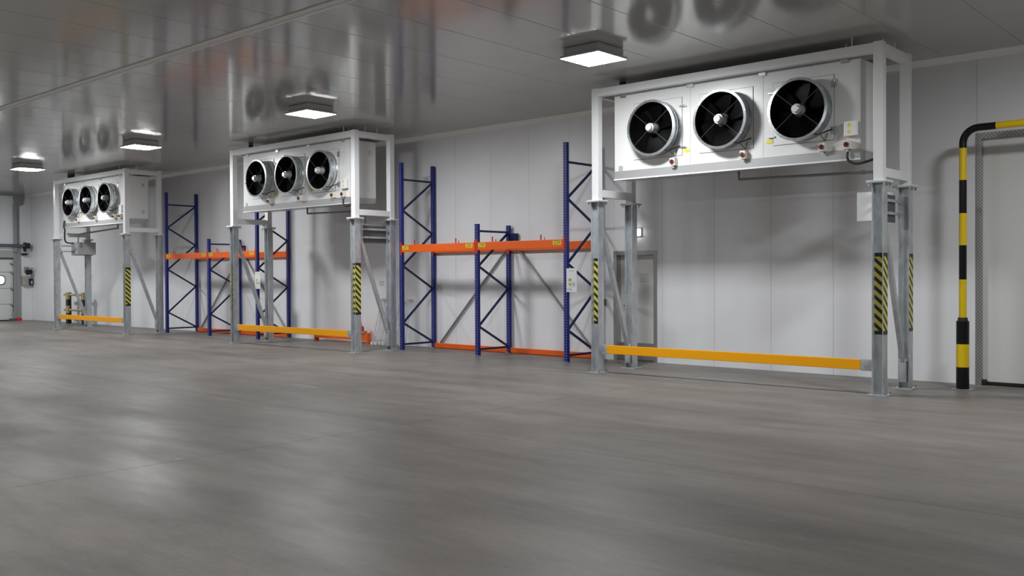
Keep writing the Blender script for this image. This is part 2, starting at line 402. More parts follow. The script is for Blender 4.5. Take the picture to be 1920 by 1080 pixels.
MB().box(X_END, X_END + 0.06, ED[1] - 0.02, ED[1] + 0.06, 0, 2.55).box(X_END, X_END + 0.04, ED[1] + 0.06, ED[1] + 0.24, 0, 2.75).build('door_track', 'mid_grey', d3)
MB().box(X_END, X_END + 0.10, ED[1], ED[1] + 0.10, 2.55, CEIL - 0.4).box(X_END, X_END + 0.02, ED[1] + 0.10, ED[1] + 0.22, 2.75, CEIL - 0.35).build('track_extension', 'mid_grey', d3)
MB().poly([(X_END, ED[1], CEIL - 0.09), (X_END, ED[1] + 0.42, CEIL - 0.09), (X_END, ED[1] + 0.36, CEIL - 0.4), (X_END, ED[1] + 0.05, CEIL - 0.5)], (0.05, 0, 0)).build('track_bracket', 'mid_grey', d3)
MB().box(X_END, X_END + 0.05, ED[0], ED[1] - 0.02, 2.32, 2.62, 0.01).build('lintel_cover', 'tray_metal', d3)
MB().box(X_END, X_END + 0.055, ED[0], ED[1] - 0.02, 2.31, 2.345).build('top_seal', 'black_rubber', d3)
MB().tube([(X_END + 0.14, ED[0], 2.80), (X_END + 0.14, -0.22, 2.80)], 0.055).build('spring_shaft', 'shaft_blue', d3)
MB().box(X_END, X_END + 0.2, -0.30, -0.26, 2.58, 2.92).box(X_END + 0.05, X_END + 0.22, -0.26, -0.12, 2.70, 2.90, 0.02).box(X_END + 0.03, X_END + 0.15, -0.38, -0.2, 2.44, 2.52, 0.01).build('shaft_bearing', 'black_rubber', d3)
for z in (0.58, 1.18, 1.78, 2.1): MB().box(XE, X_END + 0.07, ED[1] - 0.13, ED[1] - 0.01, z, z + 0.06, 0.008).build('hinge', 'mid_grey', d3)
MB().tube([(X_END + 0.05, ED[1] - 0.1, 0.15), (X_END + 0.06, ED[1] - 0.04, 0.55), (X_END + 0.06, ED[1] - 0.03, 1.75)], 0.012, 6).build('lift_cable', 'dark_grey', d3)
MB().box(XE, X_END + 0.05, ED[0], ED[1], 0.0, 0.035).build('bottom_seal', 'black_rubber', d3)

# ------------------------------------------------------------------ ceiling lamps
def lamp_meshes():
    b = MB().box(-0.30, 0.30, -0.30, 0.30, -0.125, 0.0, 0.03).mesh('housing', 'lamp_body')
    r = MB().box(-0.335, 0.335, -0.335, 0.335, -0.150, -0.118, 0.008).mesh('rim', 'lamp_body')
    bm = bmesh.new(); N = 12; vs = []
    for i in range(N + 1):
        row = []
        for j in range(N + 1):
            x = -1 + 2 * i / N; y = -1 + 2 * j / N
            row.append(bm.verts.new((x * 0.325, y * 0.325, -0.151 - 0.032 * (1 - x * x) * (1 - y * y))))
        vs.append(row)
    for i in range(N):
        for j in range(N):
            f = bm.faces.new((vs[i][j], vs[i][j + 1], vs[i + 1][j + 1], vs[i + 1][j])); f.smooth = True
    bmesh.ops.recalc_face_normals(bm, faces=bm.faces)
    if sum(f.normal.z for f in bm.faces) > 0: bmesh.ops.reverse_faces(bm, faces=bm.faces)
    me = bpy.data.meshes.new('diffuser'); bm.to_mesh(me); bm.free(); me.materials.append(MATS['lamp_diffuser'])
    return b, r, me
LM = lamp_meshes()
seen = {0: 'square ceiling lamp in front of the nearest cooler, largest of the lit lamps', 1: 'square ceiling lamp in front of the middle cooler', 2: 'square ceiling lamp between the middle and the farthest cooler', 3: 'small looking square ceiling lamp above the dock door, farthest of the lit lamps'}
ROWS = (0, 1)
for r in ROWS:
    for k in range(-1, 5):
        lab = seen[k] if r == 0 and k in seen else 'square ceiling lamp of the rows outside the view'
        lp = thing('ceiling_lamp', lab, 'lamp', (1.15 - 6.48 * k, -3.96 - 10.6 * r, CEIL), 'square ceiling lamps')
        link('housing', LM[0], lp); link('rim', LM[1], lp); link('diffuser', LM[2], lp)

# ------------------------------------------------------------------ cooler stand (prototype at origin: x centred, y measured from the front posts, floor z = 0)
def post(parent, sx, sy, outer, web):
    px, py = sx * HW, sy * DEP
    h0, h1 = 0.02, HF - 0.018
    p = MB().box(px - 0.075, px - 0.063, py - 0.075, py + 0.075, h0, h1).box(px + 0.063, px + 0.075, py - 0.075, py + 0.075, h0, h1).box(px - 0.063, px + 0.063, py - 0.005, py + 0.005, h0, h1).build('post', 'galvanised', parent)
    MB().box(px - 0.13, px + 0.13, py - 0.13, py + 0.13, 0.0, 0.018, 0.003).build('base_plate', 'galvanised', p)
    MB().box(px - 0.13, px + 0.13, py - 0.13, py + 0.13, HF - 0.018, HF, 0.003).build('head_plate', 'galvanised', p)
    for a in (-1, 1):
        for b in (-1, 1):
            MB().tube([(px + a * 0.10, py + b * 0.10, HF - 0.05), (px + a * 0.10, py + b * 0.10, HF - 0.018)], 0.014, 6).build('bolt', 'steel', p)
            MB().tube([(px + a * 0.105, py + b * 0.105, 0.018), (px + a * 0.105, py + b * 0.105, 0.05)], 0.012, 6).build('bolt', 'steel', p)
    zc, hz = 1.335, 0.535
    if web: MB().box(-0.0625, 0.0625, -0.0015, 0.0, -hz, hz).build('hazard_tape', 'tape_x', p, (px, py - 0.0052, zc), 'black and yellow striped tape')
    if outer: MB().box(0.0, 0.0012, -0.0745, 0.0745, -hz, hz).build('hazard_tape', 'tape_y', p, (px + 0.0752, py, zc), 'black and yellow striped tape')
    cz = HF + 0.018
    col = MB().box(px - 0.062, px + 0.062, py - 0.062, py + 0.062, cz, HT, 0.006).build('column', 'white_paint', parent)
    MB().box(px - 0.13, px + 0.13, py - 0.13, py + 0.13, HF, cz, 0.003).build('foot_plate', 'white_paint', col)
def make_stand(near):
    s = thing('cooler_stand', '', 'stand')
    post(s, -1, 0, False, True); post(s, 1, 0, True, True); post(s, -1, 1, False, False); post(s, 1, 1, near, False)
    zt = HT - 0.012
    for sy in (0, 1): MB().box(-HW + 0.062, HW - 0.062, sy * DEP - 0.06, sy * DEP + 0.06, zt - 0.125, zt, 0.006).build('top_beam', 'white_paint', s)
    for sx in (-1, 1):
        MB().box(sx * HW - 0.055, sx * HW + 0.055, 0.062, DEP - 0.062, zt - 0.125, zt - 0.005, 0.006).build('side_beam', 'white_paint', s)
        MB().box(sx * HW - 0.055, sx * HW + 0.055, 0.062, DEP - 0.062, HF + 0.07, HF + 0.19, 0.006).build('side_beam', 'white_paint', s)
        bx = sx * HW
        br = MB().bar((bx, 0.03, 2.60), (bx, DEP - 0.09, 0.37), 0.075, 0.06, (1, 0, 0)).build('brace', 'galvanised', s)
        MB().box(bx - 0.045, bx + 0.045, DEP - 0.13, DEP - 0.005, 0.10, 0.42, 0.006).tube([(bx - 0.055, DEP - 0.1, 0.40), (bx + 0.06, DEP - 0.1, 0.40)], 0.014, 8).build('brace_shoe', 'galvanised', br)
        MB().box(bx - 0.04, bx + 0.04, 0.006, 0.08, 2.48, 2.68, 0.005).build('brace_cleat', 'galvanised', br)
    rail = MB().box(-HW + 0.21, HW - 0.24, -0.045, 0.005, 0.325, 0.462, 0.006).build('guard_rail', 'yellow_rail', s)
    for a, b in ((-HW + 0.075, -HW + 0.21), (HW - 0.24, HW - 0.075)):
        e = MB().box(a, b, -0.04, 0.0, 0.315, 0.468, 0.004).tube([((a + b) / 2, -0.05, 0.39), ((a + b) / 2, -0.039, 0.39)], 0.014, 6).build('end_bracket', 'galvanised', rail)
    # hanger rods to the ceiling
    for hx, hy in ((1.72, 0.30), (1.92, 0.0), (2.20, 0.35), (2.26, 0.62), (-2.1, 0.5)):
        MB().tube([(hx, hy, HT - 0.06), (hx, hy, CEIL)], 0.008, 6).build('hanger_rod', 'white_paint', s)
    return s
# ------------------------------------------------------------------ air cooler (same local frame as its stand)
FANX = (-1.182, 0.0, 1.197); FZ = 3.862; CY0 = 0.10; CY1 = 0.80
def make_fan(parent, cx):
    yb = CY0 - 0.012
    MB().box(cx - 0.445, cx + 0.445, yb, yb + 0.004, FZ - 0.445, FZ + 0.445).build('panel_gap_shade', 'gap_shade', parent)  # dark border paints in the shade of the gap round the access panel
    ap = MB().box(cx - 0.44, cx + 0.44, yb - 0.006, yb, FZ - 0.44, FZ + 0.44, 0.002).build('access_panel', 'casing_white', parent)
    yf = -0.115                                       # ring front plane
    prof = [(0.425, yb - 0.006), (0.425, yb - 0.02), (0.405, yb - 0.022), (0.405, yb - 0.085), (0.420, yb - 0.088), (0.420, yb - 0.102), (0.405, yb - 0.105),
            (0.405, yf + 0.022), (0.434, yf + 0.018), (0.434, yf), (0.396, yf - 0.004), (0.3935, yf + 0.006), (0.3935, yb - 0.006)]
    sh = MB().lathe_y(prof, cx, FZ, 56, True).build('fan_shroud', 'galv_sheet', parent)
    MB().lathe_y([(0.393, yf + 0.008), (0.389, yf + 0.008), (0.389, yb - 0.0065), (0.393, yb - 0.0065)], cx, FZ, 48, True).build('shroud_liner', 'coil_dark', sh)
    for k in range(8):
        a = k * PI / 4 + 0.2; r = 0.4285
        MB().tube([(cx + r * math.cos(a), yf + 0.03, FZ + r * math.sin(a)), (cx + r * math.cos(a), yf - 0.008, FZ + r * math.sin(a))], 0.009, 6).build('bolt', 'steel', sh)
    MB().tube([(cx, yb - 0.0066, FZ), (cx, yb - 0.0096, FZ)], 0.389, 40).build('coil_face', 'coil_dark', sh)
    hub = MB().tube([(cx, yb - 0.02, FZ), (cx, yb - 0.09, FZ)], 0.10, 20).build('hub', 'fan_black', sh)
    me = None
    for k in range(6):
        a0 = k * PI / 3 + 0.35; mb = MB(); rings = []
        for i in range(6):
            r = 0.085 + (0.375 - 0.085) * i / 5; tw = math.radians(52 - 24 * i / 5); ch = 0.08 + 0.125 * i / 5
            row = []
            for t_ in (-1, -0.33, 0.33, 1):
                ang = a0 + t_ * ch * math.cos(tw) / r + 0.25 * i / 5
                row.append((cx + r * math.cos(ang), yb - 0.055 + t_ * ch * 0.34 * math.sin(tw), FZ + r * math.sin(ang)))
            rings.append(row)
        vs = [[mb.bm.verts.new(p) for p in row] for row in rings]
        for i in range(5):
            for j in range(3):
                f = mb.bm.faces.new((vs[i][j], vs[i][j + 1], vs[i + 1][j + 1], vs[i + 1][j])); f.smooth = True
        bmesh.ops.solidify(mb.bm, geom=mb.bm.faces[:], thickness=0.005)
        mb.build('blade', 'fan_black', sh)
    mo = MB().tube([(cx, yb - 0.09, FZ), (cx, yf + 0.01, FZ), (cx, yf - 0.02, FZ)], [0.075, 0.075, 0.07], 20).tube([(cx, yf - 0.015, FZ), (cx, yf - 0.055, FZ), (cx, yf - 0.065, FZ)], [0.056, 0.056, 0.046], 20).build('motor', 'motor_grey', sh)
    for k in range(4):
        a = PI / 4 + k * PI / 2 + (0.10 if k % 2 else -0.10)
        MB().tube([(cx + 0.07 * math.cos(a), yf + 0.0, FZ + 0.07 * math.sin(a)), (cx + 0.415 * math.cos(a), yf + 0.006, FZ + 0.415 * math.sin(a))], 0.0045, 6).build('guard_strut', 'strut_metal', sh)
    # motor lead
    MB().tube([(cx + 0.22, yf + 0.01, FZ - 0.36), (cx + 0.28, yf + 0.06, FZ - 0.37), (cx + 0.34, yb - 0.05, FZ - 0.33), (cx + 0.42, yb - 0.02, FZ - 0.30)], 0.009, 6).tube([(cx + 0.30, yf + 0.07, FZ - 0.37), (cx + 0.33, yb - 0.03, FZ - 0.45), (cx + 0.36, yb - 0.02, FZ - 0.35)], 0.006, 6).build('motor_lead', 'black_rubber', sh)
def switch(parent, x, z):
    yb = CY0 - 0.012
    b = MB().box(x - 0.045, x + 0.045, yb - 0.085, yb, z - 0.06, z + 0.06, 0.006).build('isolator_switch', 'switch_cream', parent)
    MB().tube([(x, yb - 0.086, z), (x, yb - 0.105, z)], 0.034, 16).build('knob', 'knob_red', b)
    MB().box(x - 0.008, x + 0.008, yb - 0.112, yb - 0.105, z - 0.026, z + 0.026).build('knob_grip', 'black_rubber', b)
    MB().tube([(x, yb - 0.045, z - 0.06), (x, yb - 0.045, z - 0.09)], 0.016, 8).build('cable_gland', 'motor_grey', b)
def make_cooler():
    c = thing('air_cooler', '', 'air cooler')
    ZB, ZT = 3.26, 4.47
    body = MB().box(-2.0, 2.0, CY0, CY1, ZB, ZT, 0.008).build('casing', 'casing_white', c)
    for a, b in ((-2.0, -0.602), (-0.598, 0.598), (0.602, 2.0)):
        MB().box(a, b, CY0 - 0.008, CY0, ZB + 0.004, ZT - 0.004, 0.002).build('front_panel', 'casing_white', c)
    # drip tray
    MB().poly([(-2.0, CY0 - 0.02, ZB), (-2.0, CY0 - 0.02, ZB - 0.125), (-2.0, CY0 + 0.02, ZB - 0.14), (-2.0, CY1 - 0.02, ZB - 0.10), (-2.0, CY1, ZB)], (4.0, 0, 0)).build('drip_tray', 'tray_metal', c)
    MB().box(-2.005, 2.005, CY0 - 0.028, CY0 - 0.018, ZB - 0.14, ZB - 0.120).build('tray_lip', 'white_paint', c)
    MB().box(-2.01, 2.01, CY0 - 0.022, CY0 + 0.02, ZT - 0.002, ZT + 0.018, 0.002).build('top_rail', 'mid_grey', c)
    for x in (-1.82, -0.595, 0.59, 1.79):
        MB().box(x - 0.055, x + 0.055, CY0 - 0.032, CY0 - 0.008, ZT - 0.04, ZT + 0.012, 0.003).build('mounting_clip', 'steel', c)
    for x in FANX: make_fan(c, x)
    yb = CY0 - 0.012
    for x in (-0.727, 0.727):                # door catches and yellow tags beside them
        for z in (4.166, 3.541): MB().box(x - 0.05, x + 0.06, yb - 0.022, yb, z - 0.014, z + 0.014, 0.005).build('door_catch', 'steel', c)
    for x, z in ((-0.66, 3.482), (0.695, 3.482)): MB().box(x - 0.05, x + 0.05, yb - 0.001, yb + 0.003, z - 0.024, z + 0.024).build('warning_tag', 'label_yellow', c)
    for z in (4.185, 3.548):
        for a in (1.615, 1.66): MB().box(a - 0.016, a + 0.018, yb - 0.012, yb, z - 0.055, z + 0.055, 0.004).build('hinge', 'steel', c)
    for x in (-0.869, 0.312, 1.497, 1.842): switch(c, x, 3.325)
    jb = MB().box(1.80, 1.975, yb - 0.07, yb, 3.44, 3.635, 0.008).build('junction_box', 'white_paint', c)
    for z, r in ((3.585, 0.026), (3.495, 0.022)): MB().poly([(1.872 + r * math.cos(a * PI / 5), yb - 0.0712, z + 1.15 * r * math.sin(a * PI / 5)) for a in range(10)], (0, 0.001, 0)).build('warning_symbol', 'label_yellow', jb)
    MB().box(-1.92, -1.84, yb - 0.001, yb + 0.003, 3.27, 3.345).build('rating_plate', 'print_grey', c)
    # side details
    for s_ in (-1, 1):
        sp = MB().box(s_ * 2.0 - 0.004, s_ * 2.0 + 0.004, CY0 + 0.03, CY1 - 0.02, ZB + 0.02, ZT - 0.03, 0.002).build('side_panel', 'casing_white', c)
        for zz, hz in ((4.22, 0.05), (3.45, 0.045)): MB().box(s_ * 2.0 - 0.012, s_ * 2.0 + 0.012, CY1 - 0.20, CY1 - 0.12, zz - hz, zz + hz, 0.003).build('side_catch', 'steel', sp)
    MB().box(-1.96, 1.96, CY1, CY1 + 0.02, ZB + 0.05, ZT - 0.05).build('coil_back', 'dark_grey', c)
    # refrigerant pipe into the ceiling
    MB().tube([(-1.97, 0.28, ZT - 0.05), (-1.97, 0.28, CEIL)], 0.055, 14).build('insulated_pipe', 'black_rubber', c)
    return c
stand_labels = ['white and galvanised steel stand carrying the nearest air cooler, beside the hoop guard', 'white and galvanised steel stand carrying the middle air cooler, between the two racks', 'white and galvanised steel stand carrying the farthest air cooler, near the dock door']
cool_labels = ['white air cooler with three large black fans, nearest and largest', 'white air cooler with three black fans, middle one of the row', 'white air cooler with three black fans, farthest of the row by the dock door']
st_near = make_stand(True); st = make_stand(False); co = make_cooler()
stands = [st_near, st, copy_tree(st)]; coolers = [co, copy_tree(co), copy_tree(co)]
for i in range(3):
    stands[i].location = (UX[i], YF, 0); coolers[i].location = (UX[i], YF, 0)
    tag(stands[i], stand_labels[i], 'stand', 'cooler stands'); tag(coolers[i], cool_labels[i], 'air cooler', 'air coolers')
# extras that differ from unit to unit
def arc(pts, n=8):        # smooth polyline through control points (Catmull-Rom)
    P = [Vector(p) for p in pts]; P = [2 * P[0] - P[1]] + P + [2 * P[-1] - P[-2]]; out = []
    for i in range(1, len(P) - 2):
        for k in range(n):
            t_ = k / n; a, b, c_, d = P[i - 1], P[i], P[i + 1], P[i + 2]
            out.append(0.5 * ((2 * b) + (c_ - a) * t_ + (2 * a - 5 * b + 4 * c_ - d) * t_ ** 2 + (3 * b - a - 3 * c_ + d) * t_ ** 3))
    return out + [P[-2]]
for i in (0, 1):
    MB().tube(arc([(1.842, 0.045, 3.235), (1.85, 0.03, 3.13), (1.95, 0.02, 3.065), (2.08, 0.01, 3.07), (2.20, 0.02, 3.10)]), 0.017, 10).build('power_cable', 'black_rubber', coolers[i])
    MB().tube([(0.02, 0.45, 3.14), (0.02, 0.45, 3.02), (2.02, 0.45, 2.98), (2.05, 0.45, 2.97)], 0.021, 10).tube([(2.05, 0.45, 2.985), (2.05, 0.45, 2.62)], 0.021, 10).tube([(1.88, 0.45, 2.985), (1.92, 0.45, 2.985)], 0.03, 10).build('drain_pipe', 'dark_pipe', coolers[i])
MB().tube([(0.85, 0.45, 3.14), (0.85, 0.45, 3.03), (-1.5, 0.42, 2.94), (-1.72, 0.42, 2.93), (-1.74, 0.42, 2.66)], 0.024, 10).build('drain_pipe', 'dark_pipe', coolers[2])
MB().tube(arc([(-1.88, 0.07, 3.35), (-1.88, 0.05, 3.16), (-1.80, 0.05, 3.05), (-1.90, 0.08, 2.95), (-1.90, 0.1, 2.72), (-1.84, 0.2, 2.66), (-1.76, 0.3, 2.66)]), 0.022, 8).build('power_cable', 'black_rubber', coolers[2])
MB().tube([(-1.75, 0.28, 4.42), (-1.75, 0.28, CEIL)], 0.055, 14).build('insulated_pipe', 'black_rubber', coolers[2])

# ------------------------------------------------------------------ control boxes on channel arms between the posts
def control_box(x, ya, yb, label, w, front, inner):
    o = thing('control_box', label, 'control box', (x, 0, 0), 'control boxes on the stands')
    b = MB().box(-w if inner < 0 else 0.0, 0.0 if inner < 0 else w, ya, yb, 2.31, 2.70, 0.006).build('enclosure', front, o)
    MB().box((0.0 if inner < 0 else -0.006), (0.006 if inner < 0 else 0.0), ya - 0.06, yb + 0.05, 2.29, 2.66).build('back_plate', 'dark_grey' if inner < 0 else 'mid_grey', o)
    for z in (2.39, 2.56):
        MB().box(0.006 if inner < 0 else -0.04, 0.04 if inner < 0 else -0.006, YF + 0.075, YF + DEP - 0.075, z, z + 0.04, 0.003).build('channel_arm', 'galvanised', o)
        for xx in (-w * 0.15,): MB().box((-w if inner < 0 else 0) + 0.20, (-w if inner < 0 else 0) + 0.25, ya - 0.008, ya, z, z + 0.03, 0.003).build('cover_clip', 'white_paint', b)
    return o
control_box(UX[0] + HW - 0.06, -1.78, -1.42, 'white control box beneath the right end of the nearest cooler', 0.36, 'box_metal', -1)
control_box(UX[1] + HW - 0.06, -1.78, -1.27, 'grey control box beneath the right end of the middle cooler', 0.30, 'tray_metal', -1)
control_box(UX[2] - HW + 0.10, -1.62, -1.05, 'grey metal control box beneath the left end of the farthest cooler', 0.30, 'tray_metal', 1)

# ------------------------------------------------------------------ pallet racks
RY0, RY1 = -1.005, -0.075
def make_rack(xs_, names, label):
    o = thing('pallet_rack', label, 'rack', (xs_[0], 0, 0), 'blue and orange pallet racks')
    X = [x - xs_[0] for x in xs_]; HS = [4.015, 2.62, 4.015]
    for i, x in enumerate(X):
        for y in (RY0, RY1):
            h = HS[i]
            u = MB().box(-0.040, 0.040, -0.035, -0.031, 0.012, h).box(-0.040, -0.036, -0.031, 0.035, 0.012, h).box(0.036, 0.040, -0.031, 0.035, 0.012, h).box(-0.036, -0.02, 0.031, 0.035, 0.012, h).box(0.02, 0.036, 0.031, 0.035, 0.012, h).build('upright', 'blue_upright', o, (x, y, 0))
            MB().box(-0.055, 0.055, -0.055, 0.055, 0.0, 0.010, 0.002).box(-0.045, 0.045, 0.036, 0.04, 0.01, 0.10).build('foot_plate', 'galv_sheet', u)
        F, R = RY0 + 0.03, RY1 - 0.03
        zt = HS[i] - (0.355 if i != 1 else 0.14)
        nodes = [(R, 3.64), (F, 3.0), (R, 2.52), (F, 1.81), (R, 1.32), (F, 0.588), (R, 0.14)] if i != 1 else [(R, 2.46), (F, 1.785), (R, 1.32), (F, 0.588), (R, 0.14)]
        MB().bar((x, F, zt), (x, R, zt), 0.04, 0.028, (1, 0, 0)).build('lacing', 'blue_plain', o)
        MB().bar((x, F, 0.13), (x, R, 0.13), 0.04, 0.028, (1, 0, 0)).build('lacing', 'blue_plain', o)
        for (ya, za), (yb_, zb) in zip(nodes, nodes[1:]): MB().bar((x, ya, za), (x, yb_, zb), 0.04, 0.03, (1, 0, 0)).build('lacing', 'blue_plain', o)
    z0, z1 = 2.10, 2.255
    for j in range(2):
        xa, xb = X[j] + 0.042, X[j + 1] - 0.042
        for y, fr in ((RY0 - 0.012, True), (RY1 + 0.0, False)):
            bm_ = MB().box(xa, xb, y - 0.025, y + 0.025, z0, z1, 0.006).build('beam', 'orange', o)
            for xx, d in ((xa, -1), (xb, 1)):
                e0, e1 = (xx - 0.045, xx + 0.004) if d < 0 else (xx - 0.004, xx + 0.040)
                MB().box(e0, e1, RY0 - 0.042 if fr else y - 0.042, RY0 - 0.036 if fr else y - 0.036, z0 - 0.055, z1 + 0.05, 0.002).build('end_connector', 'orange_dark', bm_)
            if fr:
                for q, (lx, ltxt) in enumerate(((xa + 0.115, names[2 * j]), (xb - 0.15, names[2 * j + 1]))):
                    if ltxt is None: continue
                    MB().box(lx - 0.095, lx + 0.095, y - 0.0275, y - 0.0255, z0 + 0.055, z0 + 0.135).build('label_plate', 'label_yellow', bm_)
                    letters(ltxt, 0.092, 'lettering', 'print_dark', bm_, (lx, y - 0.028, z0 + 0.095), (PI / 2, 0, 0))
        for t_, h in ((0.74, 0.10), (0.78, 0.05), (0.17, 0.10), (0.21, 0.05)):
            px = xa + (xb - xa) * t_
            MB().tube([(px, RY0 + 0.0, z1), (px, RY0 + 0.0, z1 + h)], 0.013 if h > 0.07 else 0.008, 8).build('stop_pin', 'pin_red', o)
        MB().box(X[j] + 0.045, X[j + 1] - 0.045, RY1 - 0.02, RY1 + 0.02, 0.012, 0.11, 0.004).build('floor_beam', 'orange_dark' if False else 'orange', o)
    xm = X[1]
    for xt, xb_ in ((xm - 0.12, X[0] + 0.18), (xm + 0.30, X[2] - 0.08)):
        MB().bar((xt, RY1 + 0.035, z0), (xb_, RY1 + 0.035, 0.12), 0.02, 0.05, (0, 1, 0)).build('back_brace', 'brace_grey', o)
    MB().box(xm + 0.045, xm + 0.22, RY1 - 0.03, RY1 + 0.06, z1 + 0.03, z1 + 0.20, 0.008).build('wall_spacer', 'blue_plain', o)
    return o
make_rack((-6.18, -3.935, -1.685), ('Z42', 'Z41', 'Z40', 'Z39'), 'blue and orange pallet rack between the nearest and middle coolers')
make_rack((-16.22, -13.95, -11.65), ('Z46', 'Z45', 'Z44', 'Z43'), 'blue and orange pallet rack between the middle and farthest coolers')
def placard(x, label):
    o = thing('load_placard', label, 'sign', (x, RY0 - 0.05, 1.29), 'load placards on the racks')
    b = MB().box(0, 0.235, -0.003, 0.0, 0, 0.43).build('board', 'placard_white', o)
    pr = [(0.05, 0.19, 0.385, 0.391, 'print_grey'), (0.05, 0.17, 0.372, 0.377, 'print_grey'), (0.045, 0.12, 0.19, 0.25, 'print_olive'), (0.045, 0.12, 0.11, 0.17, 'print_olive'), (0.055, 0.105, 0.215, 0.225, 'print_dark'), (0.075, 0.09, 0.13, 0.15, 'print_dark'),
          (0.02, 0.20, 0.078, 0.081, 'print_grey'), (0.025, 0.045, 0.04, 0.06, 'print_dark'), (0.07, 0.115, 0.045, 0.057, 'print_dark'), (0.02, 0.20, 0.02, 0.022, 'print_grey')]
    for a, c_, d, e, mm in pr: MB().box(a, c_, -0.0042, -0.003, d, e).build('print_block', mm, b)
    n = 16; mb = MB()
    for k in range(n):
        a0, a1 = k * 2 * PI / n, (k + 1) * 2 * PI / n
        mb.bar((0.17 + 0.030 * math.cos(a0), -0.0037, 0.145 + 0.04 * math.sin(a0)), (0.17 + 0.030 * math.cos(a1), -0.0037, 0.145 + 0.04 * math.sin(a1)), 0.0012, 0.006, (0, 1, 0))
    mb.bar((0.15, -0.0037, 0.17), (0.19, -0.0037, 0.12), 0.0012, 0.005, (0, 1, 0)).bar((0.165, -0.0037, 0.15), (0.165, -0.0037, 0.115), 0.0012, 0.012, (0, 1, 0))
    mb.build('ring_symbol', 'print_dark', b)
placard(-1.645, 'white load placard on the right hand upright of the nearer rack')
placard(-11.68, 'white load placard on the right hand upright of the farther rack')

# ------------------------------------------------------------------ hoop guard by the cold store door
hx, hy = 5.012, -0.707
hg = thing('hoop_guard', 'tall black and yellow steel hoop guard in front of the cold store door', 'guard', (hx, hy, 0))
W2 = 2.75
for side in (0, 1):
    ox = side * W2
    sl = MB()
    for z0, z1, mi in ((0.006, 0.308, 0), (0.308, 0.624, 1), (0.624, 0.94, 0)):
        sl.mi = mi; sl.tube([(ox, 0, z0), (ox, 0, z1)], 0.083, 28)
    s_ = sl.build('sleeve', ['black_paint', 'safety_yellow'], hg)
    MB().tube([(ox, 0, 0.94), (ox, 0, 0.99)], [0.068, 0.060], 20).build('collar', 'black_rubber', s_)
    MB().box(ox - 0.13, ox + 0.13, -0.13, 0.13, 0.0, 0.008, 0.002).build('base_plate', 'mid_grey', s_)
path = [Vector((0, 0, z)) for z in (0.99, 1.511, 1.98, 2.419, 2.872, 3.31)]
R_ = 0.20; zc = 3.375
bend = [Vector((R_ - R_ * math.cos(a), 0, zc + R_ * math.sin(a))) for a in [k * PI / 2 / 10 for k in range(11)]]
bend2 = [Vector((W2 - p.x, 0, p.z)) for p in bend[::-1]]
tb = MB(); cols = [1, 0, 1, 0, 1]
for k in range(5): tb.mi = cols[k]; tb.tube([path[k], path[k + 1]], 0.049, 24, False)
tb.mi = 0; tb.tube([path[5]] + bend + [Vector((0.42, 0, zc + R_))], 0.049, 24, False)
xx = [0.42, 0.88, 1.34, 1.80, 2.33]
for k in range(4): tb.mi = 1 - k % 2; tb.tube([(xx[k], 0, zc + R_), (xx[k + 1], 0, zc + R_)], 0.049, 24, False)
tb.mi = 0; tb.tube([Vector((2.33, 0, zc + R_))] + bend2 + [Vector((W2, 0, 3.31))], 0.049, 24, False)
for k in range(5): tb.mi = cols[k]; tb.tube([path[k] + Vector((W2, 0, 0)), path[k + 1] + Vector((W2, 0, 0))], 0.049, 24, False)
tb.build('hoop_tube', ['black_paint', 'safety_yellow'], hg)

# ------------------------------------------------------------------ small things on and by the walls
el = thing('wall_lamp', 'small lit white lamp above the checker plate door', 'lamp', (-0.79, 0, 2.374))
MB().box(-0.085, 0.085, -0.03, 0.0, -0.075, 0.075, 0.012).build('lamp_base', 'mid_grey', el)
MB().box(-0.075, 0.075, -0.07, -0.03, -0.065, 0.065, 0.02).build('lens', 'small_lamp_glow', el)
pb = thing('push_button', 'small dark red push button box on the wall beside the checker plate door', 'switch', (-1.56, 0, 1.08))
MB().box(-0.035, 0.035, -0.05, 0, -0.06, 0.06, 0.006).build('button_box', 'dark_grey', pb)
MB().tube([(0, -0.05, 0), (0, -0.07, 0)], 0.024, 12).build('button', 'knob_red', pb)
ws = thing('wall_sticker', 'small pale printed sticker on the wall behind the leaning wire panels', 'sticker', (-8.02, -0.0015, 1.42))
MB().box(-0.10, 0.10, 0, 0.001, -0.07, 0.07).build('sheet', 'placard_white', ws)
for a, z in ((-0.05, 0.02), (0.02, 0.02), (-0.05, -0.04), (0.02, -0.04)): MB().box(a, a + 0.05, -0.001, 0, z, z + 0.03).build('print_block', 'print_grey', ws)
# loose orange beam behind the middle stand
lb = thing('loose_beam', 'orange rack beam lying on the floor along the wall behind the middle stand', 'beam', (-10.25, -0.22, 0))
bm_ = MB().box(0.02, 1.98, -0.05, 0.03, 0.075, 0.235, 0.006).build('beam_section', 'orange', lb)
MB().box(1.98, 2.03, -0.06, 0.05, 0.0, 0.26, 0.003).build('end_connector', 'orange', bm_)
MB().box(-0.03, 0.02, -0.06, 0.05, 0.0, 0.26, 0.003).build('end_connector', 'orange_dark', bm_)
cb = thing('cardboard_box', 'small flat brown cardboard box lying on the loose orange beam', 'box', (-8.50, -0.24, 0.236))
MB().box(-0.17, 0.17, -0.05, 0.05, 0, 0.06, 0.003).build('carton', 'brown_tan', cb)
MB().box(-0.17, 0.17, -0.012, 0.012, 0.0600, 0.0612).build('tape_strip', 'guard_tan', cb)
oc = thing('beam_bracket', 'orange steel bracket standing on the brown cardboard box', 'bracket', (-8.56, -0.24, 0.2975))
MB().poly([(-0.10, 0, 0), (0.12, 0, 0), (0.10, 0, 0.10), (0.03, 0, 0.12), (0.02, 0, 0.21), (-0.05, 0, 0.20), (-0.10, 0, 0.10)], (0, 0.05, 0)).build('bracket_plate', 'orange_dark', oc)
